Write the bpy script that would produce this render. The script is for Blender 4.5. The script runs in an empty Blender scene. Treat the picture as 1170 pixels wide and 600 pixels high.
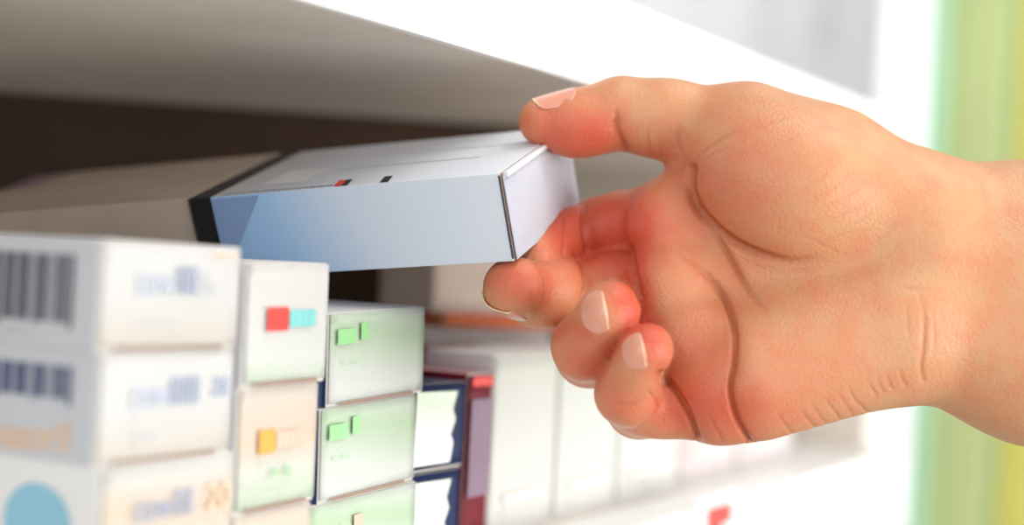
import bpy, bmesh, math, random
import numpy as np
from mathutils import Vector, Matrix
from mathutils.bvhtree import BVHTree

random.seed(4)
rng = np.random.default_rng(4)
SC = bpy.context.scene
COL = SC.collection
FP = 1700.0                       # focal length in pixels of the 1170 px frame
ZC = 1.45                         # camera height

# ------------------------------------------------------------------ camera
cam_d = bpy.data.cameras.new('camera')
cam = bpy.data.objects.new('camera', cam_d)
COL.objects.link(cam)
cam_d.sensor_width = 36.0
cam_d.lens = FP / 1170 * 36.0
M = Matrix.Translation((0, 0, ZC)) @ Matrix.Rotation(math.radians(90.27), 4, 'X') @ Matrix.Rotation(math.radians(3.0), 4, 'Z')
cam.matrix_world = M
cam_d.clip_start = 0.02
cam_d.dof.use_dof = True
cam_d.dof.focus_distance = 0.402
cam_d.dof.aperture_fstop = cam_d.lens / 13.0
SC.camera = cam


def P(px, py, d):                 # a point of the place, seen at (px, py), d metres from the lens
    return M @ Vector(((px - 585) / FP * d, -(py - 300) / FP * d, -d))


# ------------------------------------------------------------------ materials
def s2l(c):
    return tuple(((v / 255) / 12.92 if v / 255 <= 0.04045 else ((v / 255 + 0.055) / 1.055) ** 2.4) for v in c)


def mat(name, rgb, rough=0.5, noise=0.03, scale=60.0, spec=0.4, bump=0.0, metal=0.0):
    m = bpy.data.materials.new(name)
    m.use_nodes = True
    nt = m.node_tree
    b = nt.nodes['Principled BSDF']
    b.inputs['Roughness'].default_value = rough
    b.inputs['Specular IOR Level'].default_value = spec
    b.inputs['Metallic'].default_value = metal
    tc = nt.nodes.new('ShaderNodeTexCoord')
    nz = nt.nodes.new('ShaderNodeTexNoise')
    nz.inputs['Scale'].default_value = scale
    nz.inputs['Detail'].default_value = 4
    nt.links.new(tc.outputs['Object'], nz.inputs['Vector'])
    r = nt.nodes.new('ShaderNodeValToRGB')
    c = s2l(rgb)
    r.color_ramp.elements[0].position = 0.3
    r.color_ramp.elements[1].position = 0.7
    r.color_ramp.elements[0].color = tuple(max(0, v * (1 - noise * 2)) for v in c) + (1,)
    r.color_ramp.elements[1].color = tuple(min(1, v * (1 + noise)) for v in c) + (1,)
    nt.links.new(nz.outputs['Fac'], r.inputs['Fac'])
    nt.links.new(r.outputs['Color'], b.inputs['Base Color'])
    if bump:
        bp = nt.nodes.new('ShaderNodeBump')
        bp.inputs['Strength'].default_value = bump
        bp.inputs['Distance'].default_value = 0.0005
        nt.links.new(nz.outputs['Fac'], bp.inputs['Height'])
        nt.links.new(bp.outputs['Normal'], b.inputs['Normal'])
    return m


def grad_mat(name, stops, axis=2, lo=0.0, hi=1.0, rough=0.45, warp=0.0, second=None):
    """print on card: a colour ramp along one object axis (metres lo..hi), edges softened by noise"""
    m = bpy.data.materials.new(name)
    m.use_nodes = True
    nt = m.node_tree
    b = nt.nodes['Principled BSDF']
    b.inputs['Roughness'].default_value = rough
    b.inputs['Specular IOR Level'].default_value = 0.4
    tc = nt.nodes.new('ShaderNodeTexCoord')
    sp = nt.nodes.new('ShaderNodeSeparateXYZ')
    nt.links.new(tc.outputs['Object'], sp.inputs[0])
    mr = nt.nodes.new('ShaderNodeMapRange')
    mr.inputs['From Min'].default_value = lo
    mr.inputs['From Max'].default_value = hi
    src = sp.outputs[axis]
    if warp or second:
        nz = nt.nodes.new('ShaderNodeTexNoise')
        nz.inputs['Scale'].default_value = 70
        nt.links.new(tc.outputs['Object'], nz.inputs['Vector'])
        ma = nt.nodes.new('ShaderNodeMath')
        ma.operation = 'MULTIPLY_ADD'
        ma.inputs[1].default_value = warp
        nt.links.new(nz.outputs['Fac'], ma.inputs[0])
        nt.links.new(sp.outputs[axis], ma.inputs[2])
        src = ma.outputs[0]
        if second:                         # slanted gradient: add a share of another axis
            mb = nt.nodes.new('ShaderNodeMath')
            mb.operation = 'MULTIPLY_ADD'
            mb.inputs[1].default_value = second[1]
            nt.links.new(sp.outputs[second[0]], mb.inputs[0])
            nt.links.new(src, mb.inputs[2])
            src = mb.outputs[0]
    nt.links.new(src, mr.inputs['Value'])
    r = nt.nodes.new('ShaderNodeValToRGB')
    el = r.color_ramp.elements
    while len(el) < len(stops):
        el.new(0.5)
    for e, (p, c) in zip(el, stops):
        e.position = p
        e.color = s2l(c) + (1,)
    nt.links.new(mr.outputs[0], r.inputs['Fac'])
    nt.links.new(r.outputs['Color'], b.inputs['Base Color'])
    return m


MT = dict(
    card=mat('white_card', (240, 240, 238), 0.5, 0.01),
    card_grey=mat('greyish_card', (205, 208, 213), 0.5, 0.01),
    card_shadow=mat('card_inside', (150, 128, 112), 0.8, 0.05),
    card_edge=mat('card_edge', (206, 200, 192), 0.7, 0.03),
    navy=mat('navy_print', (38, 58, 110), 0.4, 0.05),
    slate=mat('slate_blue_print', (92, 118, 158), 0.4, 0.04),
    black=mat('black_print', (14, 14, 16), 0.4, 0.05),
    ink=mat('dark_ink', (52, 58, 74), 0.5, 0.05),
    ink_soft=mat('pale_blue_ink', (190, 201, 222), 0.5, 0.05),
    ink_pale=mat('pale_peach_ink', (240, 226, 214), 0.5, 0.03),
    ink_mid=mat('mid_blue_ink', (150, 166, 198), 0.5, 0.05),
    corner=mat('pale_corner_ink', (224, 234, 214), 0.5, 0.02),
    ink_grey=mat('grey_ink', (208, 210, 216), 0.5, 0.03),
    orange_ink=mat('orange_ink', (232, 196, 162), 0.5, 0.05),
    blue_ink=mat('light_blue_ink', (150, 204, 226), 0.5, 0.03),
    red_ink=mat('red_ink', (226, 74, 66), 0.5, 0.05),
    teal_ink=mat('teal_ink', (126, 200, 196), 0.5, 0.04),
    amber_ink=mat('amber_ink', (240, 164, 66), 0.5, 0.04),
    dusty_ink=mat('dusty_pink_ink', (222, 182, 160), 0.5, 0.04),
    green_ink=mat('green_ink', (146, 204, 140), 0.5, 0.04),
    green_pale=mat('pale_green_ink', (186, 220, 178), 0.5, 0.04),
    vermilion=mat('vermilion_print', (232, 70, 50), 0.5, 0.03),
    label_white=mat('white_print', (226, 229, 236), 0.5, 0.02),
    laminate=mat('shelf_laminate', (232, 222, 210), 0.38, 0.03, 25),
    rail=mat('white_rail', (244, 244, 242), 0.35, 0.01),
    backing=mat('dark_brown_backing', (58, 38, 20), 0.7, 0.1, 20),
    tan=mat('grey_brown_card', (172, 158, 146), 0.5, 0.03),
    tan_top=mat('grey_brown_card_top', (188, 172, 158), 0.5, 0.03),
    beige=mat('beige_card', (240, 226, 212), 0.5, 0.03),
    orange=mat('orange_card', (240, 140, 92), 0.5, 0.04),
    pink=mat('pink_card', (228, 168, 172), 0.5, 0.05),
    maroon=mat('maroon_card', (150, 24, 46), 0.4, 0.08),
    maroon_mid=mat('dusky_purple_print', (128, 104, 124), 0.4, 0.08),
    wall=mat('pale_wall', (226, 227, 228), 0.8, 0.02, 3),
    floor=mat('grey_floor', (198, 194, 188), 0.5, 0.04, 6),
    post=mat('white_post', (244, 246, 247), 0.5, 0.01),
    grey_door=mat('pale_grey_metal', (226, 227, 230), 0.5, 0.02, 8),
    grey_dark=mat('mid_grey_metal', (208, 209, 214), 0.5, 0.02, 8),
    teal_panel=mat('teal_panel', (160, 210, 176), 0.6, 0.03, 5),
    green_panel=mat('green_panel', (172, 188, 128), 0.6, 0.03, 5),
    lime_panel=mat('lime_panel', (190, 200, 138), 0.6, 0.03, 5),
    yellow_panel=mat('yellow_panel', (200, 192, 84), 0.6, 0.03, 5),
    purple=mat('mauve_card', (150, 118, 140), 0.5, 0.05),
)


# ------------------------------------------------------------------ mesh helpers
def link(name, me, parent=None, mats=()):
    o = bpy.data.objects.new(name, me)
    COL.objects.link(o)
    for m in mats:
        me.materials.append(m)
    if parent:
        o.parent = parent
    return o


def empty(name, mw, label, cat, group=None):
    o = bpy.data.objects.new(name, None)
    COL.objects.link(o)
    o.empty_display_size = 0.02
    o.matrix_world = mw
    o['label'] = label
    o['category'] = cat
    if group:
        o['group'] = group
    return o


def box_bm(x0, x1, y0, y1, z0, z1, bev=0.0004, seg=2, face_mats=None):
    """face_mats: dict of '-x','+x','-y','+y','-z','+z' -> material index"""
    bm = bmesh.new()
    v = [bm.verts.new((x, y, z)) for x in (x0, x1) for y in (y0, y1) for z in (z0, z1)]
    fs = {'-x': (0, 1, 3, 2), '+x': (4, 6, 7, 5), '-y': (0, 4, 5, 1), '+y': (2, 3, 7, 6), '-z': (0, 2, 6, 4), '+z': (1, 5, 7, 3)}
    for k, idx in fs.items():
        f = bm.faces.new([v[i] for i in idx])
        if face_mats and k in face_mats:
            f.material_index = face_mats[k]
    bmesh.ops.recalc_face_normals(bm, faces=bm.faces)
    if bev:
        bmesh.ops.bevel(bm, geom=list(bm.edges), offset=bev, segments=seg, affect='EDGES', profile=0.6, material=-1)
    return bm


def box(name, dims, mats, parent=None, bev=0.0004, face_mats=None):
    bm = box_bm(*dims, bev=bev, face_mats=face_mats)
    me = bpy.data.meshes.new(name)
    bm.to_mesh(me)
    bm.free()
    if not isinstance(mats, (list, tuple)):
        mats = [mats]
    return link(name, me, parent, mats)


FACE_END = Matrix(((1, 0, 0, 0), (0, 0, -1, 0), (0, 1, 0, 0), (0, 0, 0, 1)))      # print on the -y face: x right, z up
FACE_SIDE = Matrix(((0, 0, -1, 0), (-1, 0, 0, 0), (0, 1, 0, 0), (0, 0, 0, 1)))     # print on the -x face: -y right, z up
FACE_TOP = Matrix(((1, 0, 0, 0), (0, 1, 0, 0), (0, 0, 1, 0), (0, 0, 0, 1)))


def decal(name, polys, frame, origin, m, parent, lift=0.00012):
    """flat printed shapes: polygons in face coordinates (metres) laid on a face"""
    bm = bmesh.new()
    for p in polys:
        bm.faces.new([bm.verts.new(frame.to_3x3() @ Vector((x, y, lift)) + Vector(origin)) for x, y in p])
    bmesh.ops.recalc_face_normals(bm, faces=bm.faces)
    me = bpy.data.meshes.new(name)
    bm.to_mesh(me)
    bm.free()
    return link(name, me, parent, [m])


def rect(x0, y0, x1, y1):
    return [(x0, y0), (x1, y0), (x1, y1), (x0, y1)]


def text(name, body, size, frame, origin, m, parent, rot=0.0, sx=1.0, lift=0.00012, bold=0.0):
    cu = bpy.data.curves.new(name, 'FONT')
    cu.body = body
    cu.size = size
    cu.offset = bold
    tmp = bpy.data.objects.new(name + '_curve', cu)
    COL.objects.link(tmp)
    bpy.context.view_layer.update()
    me = bpy.data.meshes.new_from_object(tmp.evaluated_get(bpy.context.evaluated_depsgraph_get()))
    bpy.data.objects.remove(tmp)
    bpy.data.curves.remove(cu)
    me.materials.clear()
    t = Matrix.Translation(Vector(origin)) @ frame @ Matrix.Translation((0, 0, lift)) @ Matrix.Rotation(rot, 4, 'Z') @ Matrix.Diagonal((sx, 1, 1, 1))
    me.transform(t)
    return link(name, me, parent, [m])


# ------------------------------------------------------------------ the shelf frame of reference
TH = math.radians(30)
U = Vector((math.sin(TH), math.cos(TH), 0))         # along the shelf front, away from the camera
V = Vector((-math.cos(TH), math.sin(TH), 0))        # into the shelf
Z0 = ZC - 0.0875                                    # top of the lower shelf


def shelf_frame(origin, turn=0.0):
    r = Matrix(((U.x, V.x, 0, 0), (U.y, V.y, 0, 0), (0, 0, 1, 0), (0, 0, 0, 1)))
    return Matrix.Translation(origin) @ r @ Matrix.Rotation(turn, 4, 'Z')


SO = P(115, 308, 0.31)
SO.z = 0


def front_t(px):
    """distance along U of the place on the front line seen at column px (level view, good enough for layout)"""
    s = (px - 585) / FP
    return (s * SO.y - SO.x) / (U.x - s * U.y)


def on_front(px, setback=0.0):
    q = SO + U * front_t(px)
    if setback:
        q = q + V * setback
        for _ in range(30):                        # slide along U until it is seen at px again
            q = q + U * ((px - 585) / FP * q.y - q.x)
    return q


# ------------------------------------------------------------------ shelving unit
T0, T1 = -0.30, 0.565
PE = P(500, 45, 0.403)
ZU = PE.z                                            # underside of the upper shelf
rel = PE - SO
off_v = rel.x * V.x + rel.y * V.y                    # front edge of the upper shelf, along V
su = empty('shelving_unit', shelf_frame((SO.x, SO.y, 0)), 'white shelving unit with dark back panel holding the stacked medicine cartons', 'shelf')
DEEP = 0.34
up = box('upper_shelf', (T0, T1, off_v + 0.003, DEEP, ZU, ZU + 0.026), MT['laminate'], su, 0.0008)
box('shelf_rail', (T0, T1 + 0.01, off_v - 0.0015, off_v + 0.0028, ZU - 0.0005, ZU + 0.0305), MT['rail'], su, 0.0008)
box('lower_shelf', (T0, T1, -0.012, DEEP, Z0 - 0.024, Z0), MT['rail'], su, 0.0008)
lr = box('shelf_rail', (T0, T1 + 0.01, -0.0165, -0.0122, Z0 - 0.034, Z0 + 0.002), MT['rail'], su, 0.0008)
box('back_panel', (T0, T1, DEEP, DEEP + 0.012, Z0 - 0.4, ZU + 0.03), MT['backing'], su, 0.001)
dv = box('dark_panel', (-.42, 0, 0, .010, Z0, ZU - .0002), MT['backing'], su, .0005)      # added dark board, makes the dark band under the upper shelf
dq = P(640, 300, .640)
dv.matrix_world = Matrix.Translation((dq.x, dq.y, 0)) @ Matrix.Rotation(math.radians(9), 4, 'Z')
box('side_panel', (T1, T1 + 0.014, off_v + 0.01, DEEP, 0.0, ZU + 0.026), MT['laminate'], su, 0.001)
for s in (0, 1):
    box('foot', (T1 - 0.03, T1 + 0.02, 0.02 + s * 0.27, 0.06 + s * 0.27, 0.0, 0.03), MT['grey_dark'], su, 0.002)


# ------------------------------------------------------------------ cartons
def flap_mesh(w, h, t=0.0005):
    """closed end flap: a thin plate with rounded lower corners, faintly bowed, tucked in at the top"""
    bm = bmesh.new()
    nx, nz = 12, 8
    g = []
    for j in range(nz + 1):
        row = []
        for i in range(nx + 1):
            x = w * (0.012 + 0.976 * i / nx)
            z = h * (0.035 + 0.955 * j / nz)
            bow = 0.0004 * math.sin(math.pi * i / nx) * math.sin(math.pi * j / nz)
            row.append(bm.verts.new((x, -t - bow, z)))
        g.append(row)
    for j in range(nz):
        for i in range(nx):
            bm.faces.new((g[j][i], g[j][i + 1], g[j + 1][i + 1], g[j + 1][i]))
    for f in bm.faces:
        f.smooth = True
    r = bmesh.ops.solidify(bm, geom=list(bm.faces), thickness=0.0004)
    bmesh.ops.recalc_face_normals(bm, faces=bm.faces)
    return bm


def carton(name, mw, w, ln, h, label, cat, body, flap, side=None, group=None, tab=True, top=None):
    """carton lying on the shelf: end face toward -y, width w along x, length ln along y"""
    e = empty(name, mw, label, cat, group)
    mats = [body, side or body, MT['card_edge'], top or body]
    b = box('carton_body', (0, w, 0, ln, 0, h), mats, e, 0.0005, {'-x': 1, '+x': 1, '-y': 2, '+z': 3})
    bm = flap_mesh(w, h)
    me = bpy.data.meshes.new('end_flap')
    bm.to_mesh(me)
    bm.free()
    f = link('end_flap', me, e, [flap])
    if tab:                                        # slit of the tuck flap, its shadow painted as a dark strip
        decal('flap_slit', [rect(w * .10, h * .012, w * .86, h * .05)], FACE_END, (0, -0.0011, 0), MT['card_shadow'], e)
    return e


GT, GM = 'white cartons stacked nearest the camera', None
EY = -0.00145                                       # where prints on a bowed flap sit

# --- nearest stack: three white cartons with a barcode on the side
hs = [0.0415, 0.0242, 0.0237]
px_corner = [129, 119, 115]
labels = ['lowest white carton of the nearest stack, with a light blue round print on its side',
          'middle white carton of the nearest stack, with a short barcode above orange lettering',
          'top white carton of the nearest stack, with a tall dark barcode on its side']
z = Z0
left_white = grad_mat('white_card_faint', [(0, (232, 226, 216)), (0.5, (238, 238, 236)), (1, (240, 240, 238))], 2, 0, .0222)
left_peach = grad_mat('white_card_peach', [(0, (236, 238, 232)), (0.62, (240, 226, 208)), (0.85, (238, 238, 236))], 2, 0.01, .045)
for k, h in enumerate(hs):
    c = on_front(px_corner[k])
    e = carton('medicine_box', shelf_frame((c.x, c.y, z), math.radians((-1.0, 0.6, 0.0)[k])), 0.0442 - (0.003, 0.001, 0)[k], 0.088, h,
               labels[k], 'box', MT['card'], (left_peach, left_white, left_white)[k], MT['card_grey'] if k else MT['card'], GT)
    if k:
        zz = 0.0055 if k == 2 else 0.0135
        top = h - 0.0036
        bars = []
        x = 0.0072
        pat = [3, 1, 1, 2, 2, 1, 3, 1, 1, 3, 2, 2, 1, 1, 2, 1, 3, 1, 1, 2, 1, 2, 2, 1, 3, 1, 2, 1, 1, 2, 3, 1]
        for q, wd in enumerate(pat * 2):
            ww = wd * 0.00036
            if q % 2 == 0:
                low = zz - (0.0012 if q % 9 == 0 else 0)
                bars.append(rect(-x - ww, low, -x, top))
            x += ww
        decal('barcode', bars, FACE_SIDE, (0, 0, 0), MT['ink'] if k == 2 else MT['navy'], e)
    if k == 2:
        text('barcode_digits', '1 208754 3', 0.0024, FACE_SIDE, (0, 0.030, 0.0021), MT['ink_grey'], e)
        text('lettering', 'cow', 0.0088, FACE_END, (0.0100, EY, 0.0125), MT['ink_soft'], e, sx=.72)
        text('lettering', 'IIII', 0.0092, FACE_END, (0.0215, EY, 0.0125), MT['ink_mid'], e, sx=.8)
        text('lettering', '5x', 0.0070, FACE_END, (0.0300, EY, 0.0125), MT['ink_grey'], e, sx=.8)
        text('small_print', 'coated tab', 0.0028, FACE_END, (0.011, EY, 0.0052), MT['ink_grey'], e)
        decal('orange_print', [rect(.0335, .0212, .0415, .0219)], FACE_END, (0, EY + .0004, 0), MT['orange_ink'], e)
    if k == 1:
        text('lettering', 'cow', 0.0090, FACE_END, (0.0090, EY, 0.0122), MT['ink_soft'], e, sx=.72)
        text('lettering', 'IIIIII', 0.0092, FACE_END, (0.0205, EY, 0.0122), MT['ink_mid'], e, sx=.75)
        text('lettering', '28', 0.0060, FACE_END, (0.0345, EY, 0.0136), MT['ink_mid'], e)
        text('small_print', 'tablets', 0.0030, FACE_END, (0.0105, EY, 0.0050), MT['ink_grey'], e)
        text('lettering', 'ovasoril', 0.0092, FACE_SIDE, (0, 0.0355, 0.0010), MT['orange_ink'], e, rot=math.radians(4), bold=.0002)
    if k == 0:
        circ = [(-.0185 + .0105 * math.cos(a), .0275 + .0085 * math.sin(a)) for a in np.linspace(0, 2 * math.pi, 40, endpoint=False)]
        decal('round_print', [circ], FACE_SIDE, (0, 0, 0), MT['blue_ink'], e)
        text('lettering', 'cowIIII', 0.0085, FACE_END, (0.0088, EY, 0.0290), MT['ink_mid'], e, sx=.8)
        text('lettering', '20', 0.0085, FACE_END, (0.0310, EY, 0.0292), MT['orange_ink'], e)
    z += h

# --- second stack: taller white cartons with coloured blocks
face_a = grad_mat('white_green_fade', [(0, (216, 232, 208)), (0.3, (240, 242, 238)), (1, (240, 239, 236))], 2, 0, .03, warp=.004)
face_b = grad_mat('white_peach_fade', [(0, (214, 232, 206)), (0.4, (236, 238, 230)), (0.62, (242, 226, 208)), (1, (240, 232, 222))], 2, 0, .03, warp=.004)
H2 = [ZC - .0015 - Z0 - .0600, .0300, .0300]
lab2 = ['lowest carton of the second stack, mostly cut off, plain peach-white end',
        'carton with an amber and dusty pink block, middle of the second stack',
        'carton with a red and teal block, topmost of the second stack']
for k in range(3):
    c = on_front((280, 282, 284)[k])
    h = H2[k]
    e = carton('medicine_box', shelf_frame((c.x, c.y, Z0 + sum(H2[:k])), math.radians((-.8, .4, 0)[k])) @ Matrix.Rotation(math.radians(-1.2), 4, 'Y'), (.0300, .0307, .0318)[k], 0.056, h,
               lab2[k], 'box', MT['card'], (face_b, face_b, face_a)[k], MT['card'], 'white cartons with coloured blocks in the second stack')
    m1, m2 = [(MT['amber_ink'], MT['dusty_ink']), (MT['amber_ink'], MT['dusty_ink']), (MT['red_ink'], MT['teal_ink'])][k]
    if k:
        zz = .0135 if k == 2 else .0140
        decal('colour_block', [rect(.0068 + i * .0020, zz, .0068 + i * .0020 + .0019, zz + .0058) for i in range(4 if k == 2 else 3)], FACE_END, (0, EY, 0), m1, e)
        decal('colour_block', [rect(.0152 + i * .0026 - (0 if k == 2 else .002), zz + .0008, .0152 + i * .0026 + .0025 - (0 if k == 2 else .002), zz + .0050) for i in range(4)], FACE_END, (0, EY, 0), m2, e)
    if k == 1:
        text('small_print', 'jan 3g', .0034, FACE_END, (.0115, EY, .0085), MT['green_ink'], e)

# --- third stack: white-to-green ends, navy sides
face_g = grad_mat('green_fade', [(0, (242, 244, 242)), (0.40, (238, 243, 236)), (0.74, (216, 236, 208)), (1, (240, 245, 240))], 2, 0, .031, warp=.003, second=(0, .12))
h = (ZC - 0.0127 - Z0) / 3
lab3 = ['lowest green-tinted carton of the third stack, partly below the frame',
        'green-tinted carton with a navy side, middle of the third stack',
        'green-tinted carton topmost of the third stack, just under the held box']
for k in range(3):
    c = on_front((367, 377, 381)[k], .004)
    e = carton('medicine_box', shelf_frame((c.x, c.y, Z0 - .0008 + k * h), math.radians((-.5, .6, 0)[k])) @ Matrix.Rotation(math.radians(-2.6), 4, 'Y'), (.050, .0452, .0452)[k], 0.080, h - .0003,
               lab3[k], 'box', MT['card'], face_g, MT['slate'], 'green-tinted cartons with navy sides in the third stack')
    decal('navy_edge', [rect(-.0012, 0, 0, h - .001)], FACE_SIDE, (0, 0, 0), MT['navy'], e)
    if k:
        decal('green_block', [rect(.0026, .0164, .0106, .0204), rect(.0128, .0170, .0162, .0216)], FACE_END, (0, EY, 0), MT['green_ink'], e)
        text('small_print', 'for oral', .0026, FACE_END, (.0046, EY, .0108), MT['green_pale'], e)
    else:
        text('lettering', 'fend', .0052, FACE_END, (.006, EY, .0155), MT['green_ink'], e, sx=.8)
        decal('dusty_block', [rect(.019, .016, .023, .020)], FACE_END, (0, EY, 0), MT['dusty_ink'], e)

# --- fourth stack: navy cartons with a pale green window on the end
def run(px0, px1, sb):
    a, b_ = on_front(px0, sb), on_front(px1, sb)
    return a, (b_ - a).dot(U) - .0006


h = (ZC - 0.0345 - Z0) / 2
for k in range(2):
    c, w = run((474, 478)[k], (538, 540)[k], .010)
    e = carton('medicine_box', shelf_frame((c.x, c.y, Z0 + k * h), 0), w, .07, h - .0003,
               ('lower navy carton with a jagged pale green front, behind the third stack', 'upper navy carton with a jagged pale green front, behind the third stack')[k],
               'box', MT['navy'], MT['navy'], MT['navy'], 'navy cartons in the fourth stack', tab=False)
    w = w / .0385
    decal('pale_front', [[(x * w, y) for x, y in ((.001, .0022), (.0265, .0022), (.0285, .008), (.0262, .0105), (.0295, .0150), (.0272, .018), (.0300, .0235), (.001, .0240))]], FACE_END, (0, EY, 0), face_g, e)

# --- maroon carton and the white ones going away along the shelf
c, w = run(541, 569, .012)
hm = ZC - 0.033 - Z0
e = carton('medicine_box', shelf_frame((c.x, c.y, Z0), 0), w, .06, hm, 'dark maroon carton standing between the navy cartons and the plain white cartons', 'box', MT['maroon'], MT['maroon'], tab=False, top=MT['pink'])
decal('dusky_band', [rect(.001, .016, w - .001, hm - .008)], FACE_END, (0, EY, 0), MT['maroon_mid'], e)
decal('red_band', [rect(.001, hm - .004, w - .001, hm - .001)], FACE_END, (0, EY, 0), MT['red_ink'], e)

white_a = grad_mat('white_card_cool', [(0, (242, 240, 236)), (.5, (248, 249, 246)), (1, (244, 247, 240))], 2, 0, .06, warp=.01)
white_b = mat('white_card_pinkish', (238, 230, 230), .5, .02)
wl = ['plain white carton directly right of the maroon carton', 'white carton half hidden behind the curled ring finger',
      'white carton seen below the little finger', 'pinkish white carton behind the palm', 'farthest pinkish white carton on the shelf']
ws = [(570, 644, .060), (645, 715, .060), (716, 785, .056), (786, 850, .070), (851, 915, .066)]
for (p0, p1, hh), lb in zip(ws, wl):
    c, w = run(p0, p1, .012)
    e = carton('medicine_box', shelf_frame((c.x, c.y, Z0), 0), w, (.026 if p0 == 570 else .034), hh, lb, 'box', MT['card'],
               white_b if 'pink' in lb else white_a, MT['card'], 'white cartons farther along the shelf', tab=False)
    decal('pale_print', [rect(w * .2, hh * .2, w * .75, hh * .24)], FACE_END, (0, EY, 0), MT['ink_pale'], e)

# --- pile deeper in the shelf, seen in the gap under the held box
pc = P(497, 310, .545)
zs = [Z0, ZC - .0290, ZC - .0222, ZC - .0170, ZC + .011]
pm = [(MT['pink'], 'pink carton at the bottom of the pile deep in the shelf', .11), (MT['card'], 'thin white carton in the pile deep in the shelf', .13),
      (MT['orange'], 'thin orange carton in the pile deep in the shelf', .13), (MT['beige'], 'beige carton on top of the pile deep in the shelf', .125)]
for k, (m, lb, w) in enumerate(pm):
    mw = Matrix.Translation((pc.x + (0.0, -.004, .004, -.001)[k], pc.y + (0, .003, 0, .002)[k], zs[k])) @ Matrix.Rotation(math.radians(27), 4, 'Z')
    carton('storage_carton', mw, w * .42, .05, zs[k + 1] - zs[k] - .0002, lb, 'box', m, m, m, 'cartons piled deep in the shelf', tab=False)

# --- price tag on the lower rail
q = SO + U * front_t(762)
tg = empty('price_tag', shelf_frame((q.x, q.y, 0)) @ Matrix.Translation((0, -.0172, 0)), 'small red and white price tag on the lower shelf rail', 'tag')
box('tag_card', (0, .040, -.0006, 0, Z0 - .022, Z0 + .006), MT['card'], tg, .0002)
decal('red_print', [rect(.008, Z0 - .020, .024, Z0 + .002), rect(.024, Z0 - .006, .034, Z0 + .002)], FACE_END, (0, -.0006, 0), MT['red_ink'], tg)

# ------------------------------------------------------------------ held box and the one behind it
Mc = M.to_3x3()
CF = Matrix(((1, 0, 0), (0, 0, 1), (0, -1, 0)))            # (right, away, up) -> camera axes (right, up, back)


def cdir(v):                                               # direction given as (right, away, up) seen from the camera
    return Mc @ Vector((v[0], v[2], -v[1]))


ax = [cdir(v) for v in ((0.9234, -0.3801, 0.0534), (0.3475, 0.8869, 0.3045), (-0.1631, -0.2627, 0.951))]
BR = Matrix((ax[0], ax[1], ax[2])).transposed().to_4x4()
TFR = P(570.9, 198.0, .39)
BL, BW, BH = .097, .055, .0243
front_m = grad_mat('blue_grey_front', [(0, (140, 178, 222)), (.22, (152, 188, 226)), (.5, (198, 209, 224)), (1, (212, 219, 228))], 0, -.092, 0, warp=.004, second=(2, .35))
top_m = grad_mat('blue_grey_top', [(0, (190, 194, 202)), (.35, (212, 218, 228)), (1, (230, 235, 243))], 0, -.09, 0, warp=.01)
end_m = grad_mat('white_end', [(0, (228, 232, 244)), (.5, (242, 245, 252)), (1, (234, 238, 248))], 1, 0, .055, warp=.006)
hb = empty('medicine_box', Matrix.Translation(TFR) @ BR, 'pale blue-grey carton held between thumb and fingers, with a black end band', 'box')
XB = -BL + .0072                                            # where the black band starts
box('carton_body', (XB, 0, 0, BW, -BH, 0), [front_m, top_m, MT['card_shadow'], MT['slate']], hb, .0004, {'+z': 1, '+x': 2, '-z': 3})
box('black_band', (-BL, XB, 0, BW, -BH, 0), [MT['black']], hb, .0004)
# closed end: tuck flap, slightly bowed, corner lifted at the back top
bm = bmesh.new()
nx, nz = 16, 10
g = []
for j in range(nz + 1):
    row = []
    for i in range(nx + 1):
        y = BW * (.006 + .985 * i / nx)
        zz = -BH * (1 - .012) + BH * .955 * j / nz
        bow = .0006 + .0011 * math.sin(math.pi * i / nx) * math.sin(math.pi * j / nz) + .0010 * max(0, (i / nx - .55)) * (j / nz)
        bow += .0005 * math.exp(-((i / nx - .38 - .1 * j / nz) / .06) ** 2)
        row.append(bm.verts.new((bow, y, zz)))
    g.append(row)
for j in range(nz):
    for i in range(nx):
        f = bm.faces.new((g[j][i], g[j][i + 1], g[j + 1][i + 1], g[j + 1][i]))
        f.smooth = True
bmesh.ops.solidify(bm, geom=list(bm.faces), thickness=.0004)
bmesh.ops.recalc_face_normals(bm, faces=bm.faces)
me = bpy.data.meshes.new('end_flap')
bm.to_mesh(me)
bm.free()
link('end_flap', me, hb, [end_m])
# dust-flap tab lip along the top of the end
box('flap_lip', (-.0002, .0016, .002, BW * .98, -.0016, -.0002), MT['label_white'], hb, .0004)
decal('fold_line', [rect(-.0006, -BH + .0008, .0, -.0006)], FACE_END, (0, 0, 0), MT['ink'], hb)
FX = lambda px: (px - 570.9) / 340 * BL
decal('red_mark', [[(FX(396), .0004), (FX(404.5), .0004), (FX(398.5), .0075), (FX(390), .0075)]], FACE_TOP, (0, 0, 0), MT['vermilion'], hb)
decal('black_mark', [[(FX(404.5), .0004), (FX(411), .0004), (FX(405), .0075), (FX(398.5), .0075)],
                     [(FX(446), .0004), (FX(455), .0004), (FX(449), .0075), (FX(440), .0075)]], FACE_TOP, (0, 0, 0), MT['black'], hb)
decal('white_panel', [[(FX(296), .009), (FX(347), .009), (FX(352), .026), (FX(300), .026)]], FACE_TOP, (0, 0, 0), MT['label_white'], hb)
tl = []
x = FX(268)
while x < FX(392):
    w = random.uniform(.0008, .0024)
    tl.append(rect(x, .0016, min(x + w, FX(394)), .0024))
    x += w + .0005
decal('small_print', tl, FACE_TOP, (0, 0, 0), MT['slate'], hb)
decal('pale_stripe', [rect(FX(360), .022, FX(520), .0228), rect(FX(420), .036, FX(560), .0366)], FACE_TOP, (0, 0, 0), MT['ink_grey'], hb)
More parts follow.
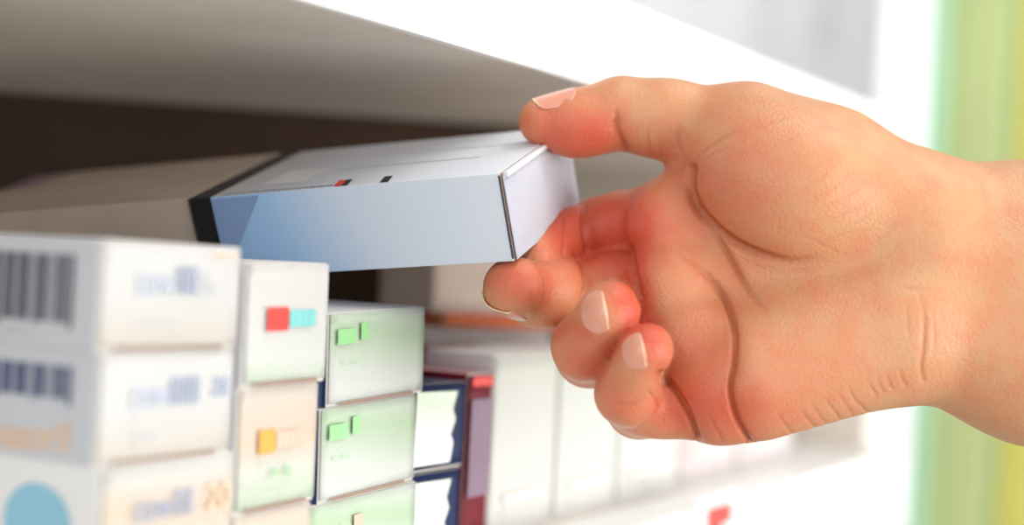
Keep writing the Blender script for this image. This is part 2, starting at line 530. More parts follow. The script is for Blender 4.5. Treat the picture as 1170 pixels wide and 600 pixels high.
decal('blue_triangle', [[(XB + .0002, -.0006), (FX(313), -.0006), (FX(262), -BH + .003), (XB + .0002, -BH + .003)]], FACE_END, (0, 0, 0), mat('muted_blue_print', (124, 150, 190), .45, .03), hb)

gb = empty('medicine_box', Matrix.Translation(TFR + ax[0] * (-BL - .0012) + ax[1] * .001) @ BR, 'grey-brown carton in shade lying end to end with the held carton', 'box')
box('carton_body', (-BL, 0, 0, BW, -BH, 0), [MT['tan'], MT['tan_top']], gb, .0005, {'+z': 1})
decal('printed_stripe', [rect(-BL * .95, .004, -BL * .15, .0046), rect(-BL * .7, .012, -BL * .3, .0125)], FACE_TOP, (0, 0, 0), MT['card_shadow'], gb)
decal('mauve_corner', [[(-BL * .99, .035), (-BL * .90, .035), (-BL * .84, .054), (-BL * .99, .054)]], FACE_TOP, (0, 0, 0), MT['purple'], gb)

# ------------------------------------------------------------------ hand (camera-side millimetres: right, away, up)
F0 = 390.0


def Q(px, py, D):
    d = F0 + D
    return np.array([(px - 585) * d / FP, d, -(py - 300) * d / FP])


RES = 0.75
lo = np.array([-16., F0 - 34., -62.])
hi = np.array([250., F0 + 84., 62.])
n = np.ceil((hi - lo) / RES).astype(int)
gx, gy, gz = [lo[i] + RES * np.arange(n[i]) for i in range(3)]


def field():
    return np.full(tuple(n), 60.0, dtype=np.float32)


def region(bmin, bmax):
    s = []
    for i in range(3):
        a = int(max(0, math.floor((bmin[i] - lo[i]) / RES)))
        b = int(min(n[i], math.ceil((bmax[i] - lo[i]) / RES) + 1))
        s.append(slice(a, max(a, b)))
    return tuple(s)


def grids(s):
    return np.meshgrid(gx[s[0]], gy[s[1]], gz[s[2]], indexing='ij', sparse=True)


def smin(a, b, k):
    h = np.clip(k - np.abs(a - b), 0, None)
    return np.minimum(a, b) - h * h / (4 * k)


def cone_sdf(X, Y, Zz, a, b, r1, r2):
    ba = b - a
    l2 = float(ba @ ba)
    rr = r1 - r2
    a2 = l2 - rr * rr
    il2 = 1.0 / l2
    pax, pay, paz = X - a[0], Y - a[1], Zz - a[2]
    y = pax * ba[0] + pay * ba[1] + paz * ba[2]
    zz = y - l2
    x2 = (pax * l2 - ba[0] * y) ** 2 + (pay * l2 - ba[1] * y) ** 2 + (paz * l2 - ba[2] * y) ** 2
    y2 = y * y * l2
    z2 = zz * zz * l2
    k = np.sign(rr) * rr * rr * x2
    d = (np.sqrt(x2 * a2 * il2) + y * rr) * il2 - r1
    c1 = np.sign(zz) * a2 * z2 > k
    c2 = np.sign(y) * a2 * y2 < k
    d = np.where(c2, np.sqrt(x2 + y2) * il2 - r1, d)
    d = np.where(c1, np.sqrt(x2 + z2) * il2 - r2, d)
    return d


def add_cone(f, a, b, r1, r2, k):
    pad = 16
    s = region(np.minimum(a - r1, b - r2) - pad, np.maximum(a + r1, b + r2) + pad)
    X, Y, Zz = grids(s)
    f[s] = smin(f[s], cone_sdf(X, Y, Zz, a, b, r1, r2), k)


def add_ell(f, c, ax3, rad, k):
    """ellipsoid with axes ax3 (rows) and radii"""
    R = max(rad) + 14
    s = region(c - R, c + R)
    X, Y, Zz = grids(s)
    q = [((X - c[0]) * a[0] + (Y - c[1]) * a[1] + (Zz - c[2]) * a[2]) for a in ax3]
    k0 = np.sqrt(sum((q[i] / rad[i]) ** 2 for i in range(3)))
    k1 = np.sqrt(sum((q[i] / rad[i] ** 2) ** 2 for i in range(3))) + 1e-9
    f[s] = smin(f[s], k0 * (k0 - 1) / k1, k)


def nrm(v):
    return v / np.linalg.norm(v)


I3 = np.eye(3)
# joints: (px, py, depth offset mm, radius mm)
FING = {
    'index': [(775, 249, 33, 11.5), (686, 262, 50, 9.3), (640, 278, 40, 8.4), (610, 291, 27, 7.0)],
    'middle': [(770, 322, 26, 11.5), (676, 336, 44, 10.2), (617, 336, 24, 9.2), (584, 329, 14, 7.7)],
    'ring': [(788, 392, 18, 11.2), (673, 404, 28, 9.3), (669, 396, 5, 8.7), (693, 358, -6, 7.6)],
    'pinky': [(812, 455, 9, 10.4), (729, 465, 18, 8.4), (716, 450, -2, 8.0), (735, 402, -11, 6.6)],
    'thumb': [(848, 147, 30, 11.0), (710, 130, 33, 10.3), (652, 140, 32, 8.9), (620, 139, 31, 6.9)],
}
J = {k: [(Q(*p[:3]), p[3]) for p in v] for k, v in FING.items()}

palm = field()
# forearm and wrist: radius side, ulna side, and a fill between
for a, b, r1, r2 in [
    (Q(1055, 256, 28), Q(1180, 272, 30), 18.5, 18.5), (Q(1180, 272, 30), Q(1460, 290, 36), 18.5, 24),
    (Q(1050, 378, 14), Q(1180, 418, 14), 18.0, 18.5), (Q(1180, 418, 14), Q(1460, 470, 20), 18.5, 24),
    (Q(1055, 318, 20), Q(1180, 345, 21), 19, 20), (Q(1180, 345, 21), Q(1460, 380, 27), 20, 27)]:
    add_cone(palm, a, b, r1, r2, 14)
# metacarpals
for a, b, r1, r2 in [
    (Q(1030, 268, 26), J['index'][0][0], 15, 11.5), (Q(1030, 312, 23), J['middle'][0][0], 15, 11.5),
    (Q(1030, 350, 19), J['ring'][0][0], 15, 11.2), (Q(1030, 380, 15), J['pinky'][0][0], 15.5, 10.4)]:
    add_cone(palm, a, b, r1, r2, 8)
# heel of the hand on the little-finger side
add_cone(palm, Q(1005, 384, 11), Q(862, 430, 8), 17.5, 16.6, 9)
# thumb metacarpal and the ball of the thumb
add_cone(palm, Q(1045, 247, 26), Q(955, 196, 28), 15.5, 14.5, 10)
add_cone(palm, Q(955, 196, 28), J['thumb'][0][0], 14.5, 11.2, 10)
add_cone(palm, Q(935, 185, 28), Q(868, 153, 29), 14.0, 11.4, 8)
add_cone(palm, Q(1040, 264, 22), Q(930, 218, 18), 15.5, 16.0, 12)
t1 = nrm(Q(1000, 262, 20) - Q(850, 165, 20))
t3 = nrm(np.cross(t1, [0, 1, 0]))
add_ell(palm, Q(890, 212, 20), np.array([t1, [0, 1, 0], t3]), (26.5, 18.8, 19.5), 11)
# pads at the finger bases
add_ell(palm, Q(760, 258, 27), I3, (11, 9.5, 11), 5)
add_ell(palm, Q(765, 330, 19), I3, (11, 9, 11), 5)
add_ell(palm, Q(790, 400, 11), I3, (12, 9, 12), 5)
add_ell(palm, Q(822, 452, 5), I3, (12, 9, 12), 5)
# web between thumb and index
add_cone(palm, Q(815, 185, 34), Q(800, 235, 36), 8, 9, 12)

hand = palm.copy()
for name in ('index', 'middle', 'ring', 'pinky', 'thumb'):
    f = field()
    jj = J[name]
    for i in range(3):
        add_cone(f, jj[i][0], jj[i + 1][0], jj[i][1], jj[i + 1][1], 2.5)
    d = nrm(jj[3][0] - jj[2][0])
    # soft pulp of the fingertip on the palm side
    if name == 'thumb':
        add_ell(f, Q(668, 148, 30), np.array([d, [0, 1, 0], nrm(np.cross(d, [0, 1, 0]))]), (10.5, 8.0, 7.2), 4)
        add_ell(f, Q(760, 136, 31), I3, (12, 9.5, 10.5), 5)
    elif name == 'middle':
        add_ell(f, Q(592, 327, 13), I3, (7.5, 7.2, 7.4), 3)
        add_ell(f, Q(640, 332, 26), I3, (7.5, 8.2, 9.0), 3)
        add_ell(f, Q(694, 328, 36), I3, (9, 9.0, 9.6), 4)
    elif name == 'ring':
        add_ell(f, Q(704, 352, -5), I3, (6.2, 6.6, 6.8), 3)
    elif name == 'pinky':
        add_ell(f, Q(744, 398, -9.5), I3, (5.4, 5.8, 6.0), 3)
        add_ell(f, Q(765, 468, 8), np.array([nrm(Q(800, 478, 8) - Q(728, 460, 10)), [0, 1, 0], [0, 0, 1]]), (12, 7.5, 8), 3)
    elif name == 'index':
        add_ell(f, Q(660, 268, 41), I3, (7, 7.4, 8.0), 3)
        add_ell(f, Q(706, 256, 42), I3, (9, 8.0, 9.0), 3)
    # blend into the palm only near the knuckle, so curled tips stay apart from it
    X, Y, Zz = grids((slice(None),) * 3)
    m0 = jj[0][0]
    rad = 30 if name != 'thumb' else 42
    dist = np.sqrt((X - m0[0]) ** 2 + (Y - m0[1]) ** 2 + (Zz - m0[2]) ** 2)
    k = (9.0 if name == 'thumb' else 6.0) * np.clip(1 - dist / rad, 0, 1) + 0.35
    hand = smin(hand, f, k).astype(np.float32)
    del f, dist, k, X, Y, Zz
del palm


# surface nets
def surface_nets(f):
    nx, ny, nz = f.shape
    ins = f < 0
    cs = [(i, j, k) for i in (0, 1) for j in (0, 1) for k in (0, 1)]
    cnt = np.zeros((nx - 1, ny - 1, nz - 1), np.int8)
    for i, j, k in cs:
        cnt += ins[i:nx - 1 + i, j:ny - 1 + j, k:nz - 1 + k]
    act = np.argwhere((cnt > 0) & (cnt < 8))
    idx = np.full(cnt.shape, -1, np.int64)
    idx[tuple(act.T)] = np.arange(len(act))
    acc = np.zeros((len(act), 3))
    num = np.zeros(len(act))
    for a in range(8):
        for b in range(a + 1, 8):
            ca, cb = np.array(cs[a]), np.array(cs[b])
            if np.abs(ca - cb).sum() != 1:
                continue
            fa = f[tuple((act + ca).T)]
            fb = f[tuple((act + cb).T)]
            mk = (fa < 0) != (fb < 0)
            t = np.where(mk, fa / np.where(mk, fa - fb, 1), 0)
            acc += np.where(mk[:, None], ca + (cb - ca) * t[:, None], 0)
            num += mk
    v = (act + acc / num[:, None]) * RES + lo
    quads = []
    for ax_ in range(3):
        o1, o2 = [(1, 2), (2, 0), (0, 1)][ax_]
        sl0 = [slice(None)] * 3
        sl1 = [slice(None)] * 3
        sl0[ax_] = slice(0, -1)
        sl1[ax_] = slice(1, None)
        A, B = ins[tuple(sl0)], ins[tuple(sl1)]
        e = np.argwhere(A != B)
        e = e[(e[:, o1] > 0) & (e[:, o2] > 0) & (e[:, o1] < f.shape[o1] - 1) & (e[:, o2] < f.shape[o2] - 1)]
        d1 = np.zeros(3, int)
        d2 = np.zeros(3, int)
        d1[o1] = 1
        d2[o2] = 1
        q = np.stack([idx[tuple((e - d1 - d2).T)], idx[tuple((e - d2).T)], idx[tuple(e.T)], idx[tuple((e - d1).T)]], 1)
        flip = ~A[tuple(e.T)]
        q[flip] = q[flip][:, ::-1]
        quads.append(q)
    return v, np.concatenate(quads)


vv, qq = surface_nets(hand)
del hand
ed = np.concatenate([qq[:, [0, 1]], qq[:, [1, 2]], qq[:, [2, 3]], qq[:, [3, 0]]])


def smooth(v, it, lam=0.5):
    deg = np.bincount(ed[:, 0], minlength=len(v)) + np.bincount(ed[:, 1], minlength=len(v))
    for _ in range(it):
        s = np.zeros_like(v)
        for c in range(v.shape[1]):
            s[:, c] = np.bincount(ed[:, 0], v[ed[:, 1], c], len(v)) + np.bincount(ed[:, 1], v[ed[:, 0], c], len(v))
        v = v + lam * (s / deg[:, None] - v)
    return v


def normals(v):
    p = v[qq]
    nn = np.cross(p[:, 2] - p[:, 0], p[:, 3] - p[:, 1])
    o = np.zeros_like(v)
    for c in range(3):
        for k in range(4):
            o[:, c] += np.bincount(qq[:, k], nn[:, c], len(v))
    return o / (np.linalg.norm(o, axis=1)[:, None] + 1e-12)


vv = smooth(vv, 4)
coarse_v, coarse_q = vv.copy(), qq.copy()
# one round of quad subdivision so the fine skin folds have enough points
key = np.sort(ed, axis=1)
uq, inv = np.unique(key[:, 0] * np.int64(len(vv)) + key[:, 1], return_inverse=True)
ea, eb = uq // len(vv), uq % len(vv)
nq, nv0, ne = len(qq), len(vv), len(uq)
mid = [nv0 + inv[k * nq:(k + 1) * nq] for k in range(4)]
fc_ = nv0 + ne + np.arange(nq)
vv = np.concatenate([vv, (vv[ea] + vv[eb]) / 2, vv[qq].mean(1)])
qq = np.concatenate([np.stack([qq[:, k], mid[k], fc_, mid[k - 1]], 1) for k in range(4)])
ed = np.concatenate([qq[:, [0, 1]], qq[:, [1, 2]], qq[:, [2, 3]], qq[:, [3, 0]]])
vv = smooth(vv, 4)
nn = normals(vv)


def screen(v):
    return np.stack([585 + FP * v[:, 0] / v[:, 1], 300 - FP * v[:, 2] / v[:, 1]], 1)


sc_ = screen(vv)
zb = np.full((340, 220), 1e9)
ci = np.clip((sc_ / 3).astype(int) + 5, 0, [339, 219])
np.minimum.at(zb, (ci[:, 0], ci[:, 1]), vv[:, 1])
zmin = zb[ci[:, 0], ci[:, 1]]
vis = (vv[:, 1] < zmin + 5.0) & (nn[:, 1] < 0.25)


def poly_dist(pts):
    best = np.full(len(sc_), 1e9)
    tb = np.zeros(len(sc_))
    pts = np.array(pts, float)
    seg = np.linalg.norm(np.diff(pts, axis=0), axis=1)
    cum = np.concatenate([[0], np.cumsum(seg)])
    for i in range(len(pts) - 1):
        a, b = pts[i], pts[i + 1]
        t = np.clip(((sc_ - a) @ (b - a)) / (seg[i] ** 2), 0, 1)
        d = np.linalg.norm(sc_ - (a + t[:, None] * (b - a)), axis=1)
        m = d < best
        best[m] = d[m]
        tb[m] = (cum[i] + t[m] * seg[i]) / cum[-1]
    return best, tb


def curve(pts, sub=6):
    """Catmull-Rom through the points"""
    p = [np.array(q, float) for q in pts]
    p = [2 * p[0] - p[1]] + p + [2 * p[-1] - p[-2]]
    out = []
    for i in range(1, len(p) - 2):
        for t in np.linspace(0, 1, sub, endpoint=False):
            out.append(0.5 * (2 * p[i] + (p[i + 1] - p[i - 1]) * t + (2 * p[i - 1] - 5 * p[i] + 4 * p[i + 1] - p[i + 2]) * t * t + (3 * p[i] - p[i - 1] - 3 * p[i + 1] + p[i + 2]) * t ** 3))
    out.append(p[-2])
    return out


# skin folds: (points where they run on the palm side, half width px, depth mm, taper at start, taper at end)
CREASE = [
    ([(789, 192), (788, 215), (799, 242), (832, 273), (868, 291), (905, 299), (945, 293)], 6, 2.2, 0, 1),
    ([(792, 226), (806, 250), (826, 283), (846, 318), (862, 342), (880, 364)], 4.5, 1.5, 0, 1),
    ([(768, 284), (793, 300), (815, 322), (832, 350), (839, 380), (838, 415), (834, 445), (842, 480), (858, 508)], 4.5, 1.9, 1, 0),
    ([(757, 428), (772, 448), (785, 472), (797, 502)], 4.5, 2.1, 0, 0),
    ([(735, 350), (728, 330), (722, 305), (719, 285)], 5, 1.5, 1, 0),
    ([(1048, 330), (1056, 360), (1055, 395), (1053, 425), (1063, 456)], 4, .75, 1, 0),
    ([(1020, 326), (1042, 330), (1066, 328)], 3, .4, 1, 1),
    ([(1036, 342), (1037, 370), (1040, 395)], 3, .35, 1, 1),
    ([(968, 440), (976, 456), (992, 472)], 3, .55, 1, 0), ([(990, 432), (1000, 450), (1016, 466)], 3, .6, 1, 0),
    ([(1012, 425), (1018, 442), (1034, 462)], 3, .6, 1, 0), ([(940, 452), (950, 466), (962, 482)], 3, .5, 1, 0),
    ([(910, 462), (920, 476), (932, 490)], 3, .45, 1, 0), ([(885, 466), (893, 480), (906, 497)], 3, .4, 1, 0),
    ([(704, 122), (704, 140), (708, 155), (714, 170)], 4, 1.3, 1, 0),
    ([(742, 138), (740, 155), (743, 176)], 3, .55, 1, 0), ([(777, 138), (776, 158), (780, 182)], 3, .6, 1, 0),
    ([(789, 190), (803, 174), (825, 158), (850, 143)], 3.5, .8, 0, 1),
    ([(800, 186), (818, 175), (838, 166)], 3, .4, 0, 1),
    ([(608, 297), (618, 310), (624, 330), (618, 352), (606, 366)], 3.2, .8, 0, 1),
    ([(655, 290), (664, 305), (668, 325), (662, 345)], 3.2, .8, 0, 1),
    ([(668, 236), (667, 255), (671, 286)], 3.5, 1.2, 0, 0), ([(642, 250), (645, 270), (643, 290)], 3, .8, 0, 0),
    ([(690, 452), (705, 461), (722, 462), (742, 449)], 3, .7, 1, 1), ([(742, 449), (752, 463), (742, 482)], 3, .8, 0, 1),
    ([(905, 262), (940, 280), (975, 296)], 3, .25, 1, 1), ([(930, 240), (965, 226), (990, 205)], 3, .22, 1, 1),
    ([(905, 225), (935, 205), (962, 182)], 3, .22, 1, 1), ([(960, 262), (985, 250), (1010, 228)], 3, .22, 1, 1),
    ([(880, 300), (925, 312), (970, 318)], 3, .25, 1, 1),
    ([(925, 282), (962, 268), (1000, 262)], 3, .2, 1, 1), ([(940, 255), (975, 240), (1004, 216)], 3, .2, 1, 1), ([(985, 285), (1010, 270), (1030, 250)], 3, .2, 1, 1),
    ([(915, 238), (945, 219), (975, 195)], 3, .18, 1, 1), ([(860, 150), (885, 138), (915, 130)], 3, .2, 1, 1), ([(870, 172), (900, 160), (930, 150)], 3, .16, 1, 1),
    ([(955, 446), (963, 458), (976, 478)], 3, .4, 1, 0), ([(1001, 428), (1008, 446), (1024, 464)], 3, .45, 1, 0), ([(925, 458), (934, 472), (946, 487)], 3, .35, 1, 0),
    ([(1025, 418), (1034, 440), (1046, 459)], 3, .5, 1, 0), ([(1064, 350), (1068, 385), (1063, 420)], 3, .3, 1, 1),
    ([(755, 140), (754, 158), (757, 178)], 3, .25, 1, 0), ([(728, 140), (727, 155), (730, 172)], 3, .25, 1, 0),
    ([(800, 420), (820, 432), (832, 452)], 3, .25, 1, 1), ([(805, 470), (815, 485), (824, 503)], 3, .5, 1, 0),
]
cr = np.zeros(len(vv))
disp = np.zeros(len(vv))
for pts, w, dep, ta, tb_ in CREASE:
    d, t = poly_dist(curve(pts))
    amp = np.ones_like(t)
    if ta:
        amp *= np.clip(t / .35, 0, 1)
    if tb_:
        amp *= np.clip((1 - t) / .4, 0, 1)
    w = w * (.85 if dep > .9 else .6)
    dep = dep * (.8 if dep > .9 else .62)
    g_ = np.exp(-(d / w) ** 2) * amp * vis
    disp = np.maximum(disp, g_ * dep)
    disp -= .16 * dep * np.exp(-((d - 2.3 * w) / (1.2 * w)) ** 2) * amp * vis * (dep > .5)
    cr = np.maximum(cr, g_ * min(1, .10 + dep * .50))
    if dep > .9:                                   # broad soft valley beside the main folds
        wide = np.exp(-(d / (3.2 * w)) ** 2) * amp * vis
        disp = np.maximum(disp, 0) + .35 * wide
        cr = np.maximum(cr, .42 * wide)  # shade of the valley painted into the fold colour
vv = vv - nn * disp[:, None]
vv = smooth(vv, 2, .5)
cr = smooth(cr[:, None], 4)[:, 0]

# flush: warmer blood colour on finger ends, pads and heel; shade painted between fingers
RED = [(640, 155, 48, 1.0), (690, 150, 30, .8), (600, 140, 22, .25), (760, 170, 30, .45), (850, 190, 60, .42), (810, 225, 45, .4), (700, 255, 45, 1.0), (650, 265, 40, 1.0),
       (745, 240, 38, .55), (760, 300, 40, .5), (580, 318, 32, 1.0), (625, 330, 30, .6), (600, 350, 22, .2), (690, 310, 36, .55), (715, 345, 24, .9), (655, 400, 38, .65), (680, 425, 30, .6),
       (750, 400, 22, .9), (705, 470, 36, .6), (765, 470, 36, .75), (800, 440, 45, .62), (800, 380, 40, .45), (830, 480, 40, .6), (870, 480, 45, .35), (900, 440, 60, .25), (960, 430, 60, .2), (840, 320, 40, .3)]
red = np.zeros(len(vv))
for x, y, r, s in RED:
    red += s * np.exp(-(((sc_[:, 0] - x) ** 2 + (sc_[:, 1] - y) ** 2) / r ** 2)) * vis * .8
for pts, w_, a_ in [([(722, 290), (728, 335), (735, 372), (748, 372)], 16, .7), ([(640, 240), (672, 262), (716, 262)], 26, .5), ([(700, 398), (720, 380), (730, 372)], 14, .6), ([(636, 378), (652, 372), (672, 378)], 12, .4)]:  # redder index, and shade between fingers painted in as red
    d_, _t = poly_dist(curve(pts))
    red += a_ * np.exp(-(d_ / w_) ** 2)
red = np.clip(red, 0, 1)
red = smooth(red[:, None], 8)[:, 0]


def cam_to_world(v):
    A = np.array(M)
    p = np.stack([v[:, 0], v[:, 2], -v[:, 1]], 1) / 1000.0
    return p @ A[:3, :3].T + A[:3, 3]


wv = cam_to_world(vv)
base = Vector(cam_to_world(np.array([Q(1180, 345, 21)]))[0])
person = empty('person', Matrix.Translation(base), 'right hand and bare forearm reaching in from the right, pinching the pale blue-grey carton', 'person')
me = bpy.data.meshes.new('hand_and_forearm')
me.from_pydata((wv - np.array(base)).tolist(), [], qq.tolist())
me.polygons.foreach_set('use_smooth', [True] * len(qq))
for nm, arr in (('flush_shade', red), ('fold_shade', np.clip(cr, 0, 1))):
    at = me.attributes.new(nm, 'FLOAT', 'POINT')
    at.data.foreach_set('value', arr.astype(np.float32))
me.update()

sk = bpy.data.materials.new('skin')
sk.use_nodes = True
nt = sk.node_tree
b = nt.nodes['Principled BSDF']
L = nt.links.new


def node(t, **kw):
    x = nt.nodes.new(t)
    for k, v in kw.items():
        setattr(x, k, v)
    return x


def mix(fac, c1, c2):
    x = node('ShaderNodeMix', data_type='RGBA')
    for sock, v in ((x.inputs[0], fac), (x.inputs[6], c1), (x.inputs[7], c2)):
        if hasattr(v, 'is_output'):
            L(v, sock)
        else:
            sock.default_value = v
    return x.outputs[2]


def mul_add(v, m, a):
    x = node('ShaderNodeMath', operation='MULTIPLY_ADD', use_clamp=True)
    L(v, x.inputs[0])
    x.inputs[1].default_value = m
    x.inputs[2].default_value = a
    return x.outputs[0]


tc = node('ShaderNodeTexCoord')
n1 = node('ShaderNodeTexNoise')
n1.inputs['Scale'].default_value = 150
n1.inputs['Detail'].default_value = 5
n2 = node('ShaderNodeTexNoise')
n2.inputs['Scale'].default_value = 38
n3 = node('ShaderNodeTexVoronoi')
n3.inputs['Scale'].default_value = 1100
for q in (n1, n2, n3):
    L(tc.outputs['Object'], q.inputs['Vector'])
a1 = node('ShaderNodeAttribute', attribute_name='flush_shade')
a2 = node('ShaderNodeAttribute', attribute_name='fold_shade')
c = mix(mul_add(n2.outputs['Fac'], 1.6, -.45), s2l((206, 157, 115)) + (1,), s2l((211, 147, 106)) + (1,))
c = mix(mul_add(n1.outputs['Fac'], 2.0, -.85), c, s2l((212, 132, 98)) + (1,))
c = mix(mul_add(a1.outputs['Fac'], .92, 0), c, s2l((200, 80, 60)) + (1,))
c = mix(mul_add(a2.outputs['Fac'], .78, 0), c, s2l((166, 74, 30)) + (1,))  # crease redness, with fold shadow painted into the skin colour
L(c, b.inputs['Base Color'])
b.inputs['Roughness'].default_value = .42
b.inputs['Specular IOR Level'].default_value = .35
b.inputs['Subsurface Weight'].default_value = .22
b.inputs['Subsurface Radius'].default_value = (1.0, .35, .2)
b.inputs['Subsurface Scale'].default_value = .004
bp = node('ShaderNodeBump')
bp.inputs['Strength'].default_value = .34
bp.inputs['Distance'].default_value = .0004
hsum = node('ShaderNodeMath', operation='MULTIPLY_ADD')
L(n1.outputs['Fac'], hsum.inputs[0])
hsum.inputs[1].default_value = 1.3
L(n3.outputs['Distance'], hsum.inputs[2])
L(hsum.outputs[0], bp.inputs['Height'])
L(bp.outputs['Normal'], b.inputs['Normal'])
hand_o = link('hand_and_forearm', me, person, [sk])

# ------------------------------------------------------------------ finger nails, laid on the finished skin
tree = BVHTree.FromPolygons([Vector(p) for p in cam_to_world(coarse_v)], coarse_q.tolist())
nail_m = bpy.data.materials.new('nail')
nail_m.use_nodes = True
nt = nail_m.node_tree
b = nt.nodes['Principled BSDF']
L = nt.links.new
ga = node('ShaderNodeAttribute', attribute_name='free_edge')
c = mix(ga.outputs['Fac'], s2l((224, 154, 130)) + (1,), s2l((244, 218, 184)) + (1,))
L(c, b.inputs['Base Color'])
b.inputs['Roughness'].default_value = .22
b.inputs['Subsurface Weight'].default_value = .15
b.inputs['Subsurface Scale'].default_value = .002


def nail(a, d, up_, length, half_ang, s0, name='fingernail'):
    """a: fingertip bone point, d: finger direction, up_: dorsal direction (camera-side), s0: start along d in mm"""
    d = nrm(d)
    up_ = nrm(up_ - (up_ @ d) * d)
    cxx = np.cross(d, up_)
    ns, na = 26, 24
    pts, edge, keep = [], [], []
    for i in range(ns + 1):
        for j in range(na + 1):
            s = i / ns
            t = j / na * 2 - 1
            hw = min(1.0, (1 - max(0, (s - .72) / .28) ** 2.4) ** .5 * .16 + .84) * min(1.0, .80 + .5 * s) if s < 1 else .84
            u = 1 - abs(t) ** 2.6 * .16 * (s > .5) * (s - .5) * 2          # rounded free edge
            root = abs(t) ** 3 * .16 * (1 - s)
            ss = s0 + length * (s * u + root * .8)
            ang = t * half_ang * hw
            dr = up_ * math.cos(ang) + cxx * math.sin(ang)
            o = a + d * ss
            far = o + dr * 13
            w0 = Vector(cam_to_world(far[None])[0])
            w1 = Vector(cam_to_world(o[None])[0])
            hit = tree.ray_cast(w0, (w1 - w0).normalized(), .05)
            rr_ = 7.0 if hit[0] is None else (w1 - hit[0]).length * 1000
            pts.append([ss, ang, rr_])
            edge.append(max(0.0, min(1.0, (s - .93) / .04)))
    pts = np.array(pts)
    # fit a clean plate to the skin found by the rays
    pts = np.array(pts)
    ss_, an_, rr_ = pts.T
    ok = (rr_ > 3.5) & (rr_ < 12)
    basis = lambda x, y: np.stack([np.ones_like(x), x, x * x, y, y * y, x * y], 1)
    for _ in range(3):
        co = np.linalg.lstsq(basis(ss_[ok], an_[ok]), rr_[ok], rcond=None)[0]
        ok = ok & (np.abs(basis(ss_, an_) @ co - rr_) < .9)
    i_ = np.linspace(0, 1, ns + 1)[:, None]
    R = (basis(ss_, an_) @ co).reshape(ns + 1, na + 1) + .05 + .45 * i_ ** 2
    W = []
    for i in range(ns + 1):
        for j in range(na + 1):
            ss, ang, _ = pts[i * (na + 1) + j]
            W.append(a + d * ss + (up_ * math.cos(ang) + cxx * math.sin(ang)) * R[i, j])
    W = cam_to_world(np.array(W)) - np.array(base)
    fc = [(i * (na + 1) + j, i * (na + 1) + j + 1, (i + 1) * (na + 1) + j + 1, (i + 1) * (na + 1) + j) for i in range(ns) for j in range(na)]
    me = bpy.data.meshes.new(name)
    me.from_pydata(W.tolist(), [], fc)
    at = me.attributes.new('free_edge', 'FLOAT', 'POINT')
    at.data.foreach_set('value', np.array(edge, np.float32))
    me.polygons.foreach_set('use_smooth', [True] * len(fc))
    o = link(name, me, person, [nail_m])
    sd = o.modifiers.new('thick', 'SOLIDIFY')
    sd.thickness = .0003
    sd.offset = -1
    return o


jr = J['ring']
nail(jr[3][0], np.array([.83, -.5, .22]), np.array([-.5, -.85, .05]), 7.8, .80, -4.0)
jp = J['pinky']
nail(jp[3][0], np.array([.86, -.42, .22]), np.array([-.32, -.95, .08]), 6.5, .76, -3.6)
jt = J['thumb']
nail(jt[3][0], jt[3][0] - jt[2][0], np.array([0, -.22, 1.0]), 12.0, .95, -8.5)
jm = J['middle']
nail(jm[3][0], jm[3][0] - jm[2][0], np.array([-.55, .2, -1.0]), 12.0, 1.0, -6.5)
ji = J['index']
nail(ji[3][0], ji[3][0] - ji[2][0], np.array([-.3, .5, -1.0]), 11.0, 1.0, -6)

# ------------------------------------------------------------------ the room behind
def struct(name, dims, m, bev=.002):
    o = box(name, dims, m, None, bev)
    o['kind'] = 'structure'
    return o


struct('floor', (-2.5, 2.5, -1.5, 2.8, -.02, 0), MT['floor'], 0)
struct('wall_back', (-2.5, 2.5, 2.6, 2.66, 0, 2.8), MT['wall'], 0)


def px_x(px, y):
    return (px - 585) / FP * y


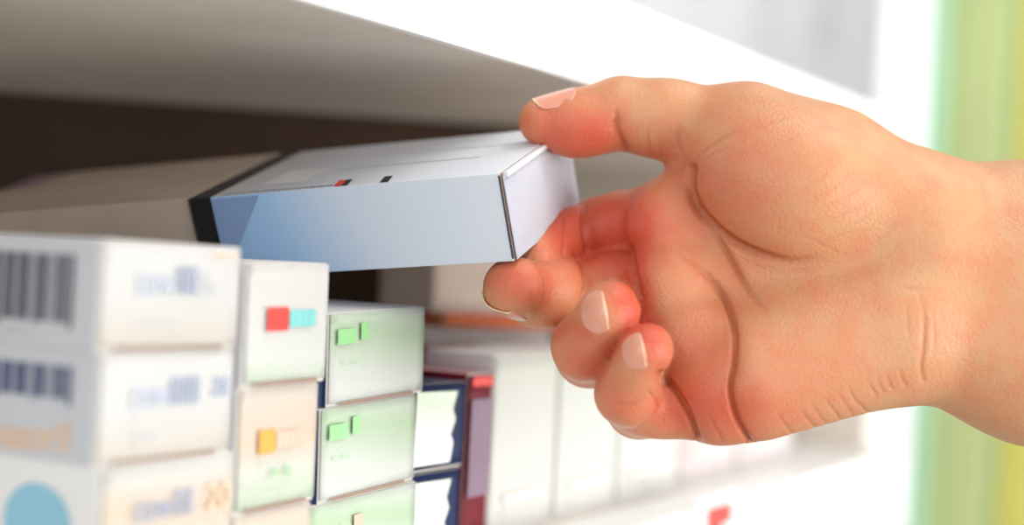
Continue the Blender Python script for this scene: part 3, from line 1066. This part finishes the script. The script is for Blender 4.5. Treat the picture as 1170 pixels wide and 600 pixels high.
struct('pillar', (px_x(994, 1.20), px_x(1050, 1.20), 1.20, 1.27, 0, 2.8), MT['post'])
fp = empty('wall_panel', Matrix.Translation((px_x(1049, 1.55), 1.55, 0)), 'tall green and yellow vertical striped panel right of the white pillar', 'panel')
xs = [0, .020, .050, .068, .098, .13, .21]
pms = [MT['teal_panel'], MT['green_panel'], MT['lime_panel'], MT['green_panel'], MT['yellow_panel'], MT['lime_panel']]
for i in range(6):
    box('panel_strip', (xs[i], xs[i + 1] - .001, 0 + .004 * (i % 2), .03, 0, 2.5), pms[i], fp, .002)
cb = empty('cabinet', Matrix.Translation((px_x(905, 2.2), 2.2, 0)), 'tall pale grey cabinet far behind the hand, left of the white pillar', 'cabinet')
box('cabinet_body', (0, .16, .012, .38, 0, 2.3), MT['grey_door'], cb, .003)
for k, zz in enumerate((.05, .80, 1.52)):
    d_ = box('door', (.006, .154, 0, .012, zz, zz + (.74, .70, .74)[k]), (MT['grey_door'], MT['grey_door'], MT['grey_dark'])[k], cb, .003)
    hd = box('handle', (.015, .025, -.014, 0, zz + .3, zz + .4), MT['grey_dark'], d_, .003)

# ------------------------------------------------------------------ light
w = bpy.data.worlds.new('world')
SC.world = w
w.use_nodes = True
bg = w.node_tree.nodes['Background']
bg.inputs[0].default_value = (1.0, .985, .96, 1)
bg.inputs[1].default_value = .48


def area(name, loc, target, size, power, col=(1, 1, 1)):
    l = bpy.data.lights.new(name, 'AREA')
    l.shape = 'RECTANGLE'
    l.size = size[0]
    l.size_y = size[1]
    l.energy = power
    l.color = col
    o = bpy.data.objects.new(name, l)
    COL.objects.link(o)
    o.location = loc
    o.rotation_euler = (Vector(target) - Vector(loc)).to_track_quat('-Z', 'Y').to_euler()
    return o


area('ceiling_light', (.55, .35, 2.6), (.1, .45, 1.45), (1.2, .8), 10, (1, .98, .95))
area('front_fill', (-.5, -1.1, 1.8), (0, .4, 1.45), (1.2, 1.2), 10, (.97, .98, 1))  # unseen fill from the camera side, added to brighten the left faces
area('aisle_fill', (1.15, -.25, 1.42), (-.05, .45, 1.43), (1.0, 1.0), 20, (1, .99, .98))  # added unseen fill, brightens the carton ends and the shelf
area('side_fill', (.95, .62, 1.36), (-.05, .5, 1.40), (.5, .4), 4, (1, .99, .97))  # second unseen fill, added to lift the white cartons farther along
area('room_light', (-.1, 1.7, 2.6), (.4, 2.6, 1.5), (1.2, .8), 12)  # unseen lamp set close to the back wall to brighten it

SC.view_settings.view_transform = 'Standard'
SC.view_settings.look = 'None'
SC.view_settings.exposure = 0.0
SC.cycles.use_denoising = True
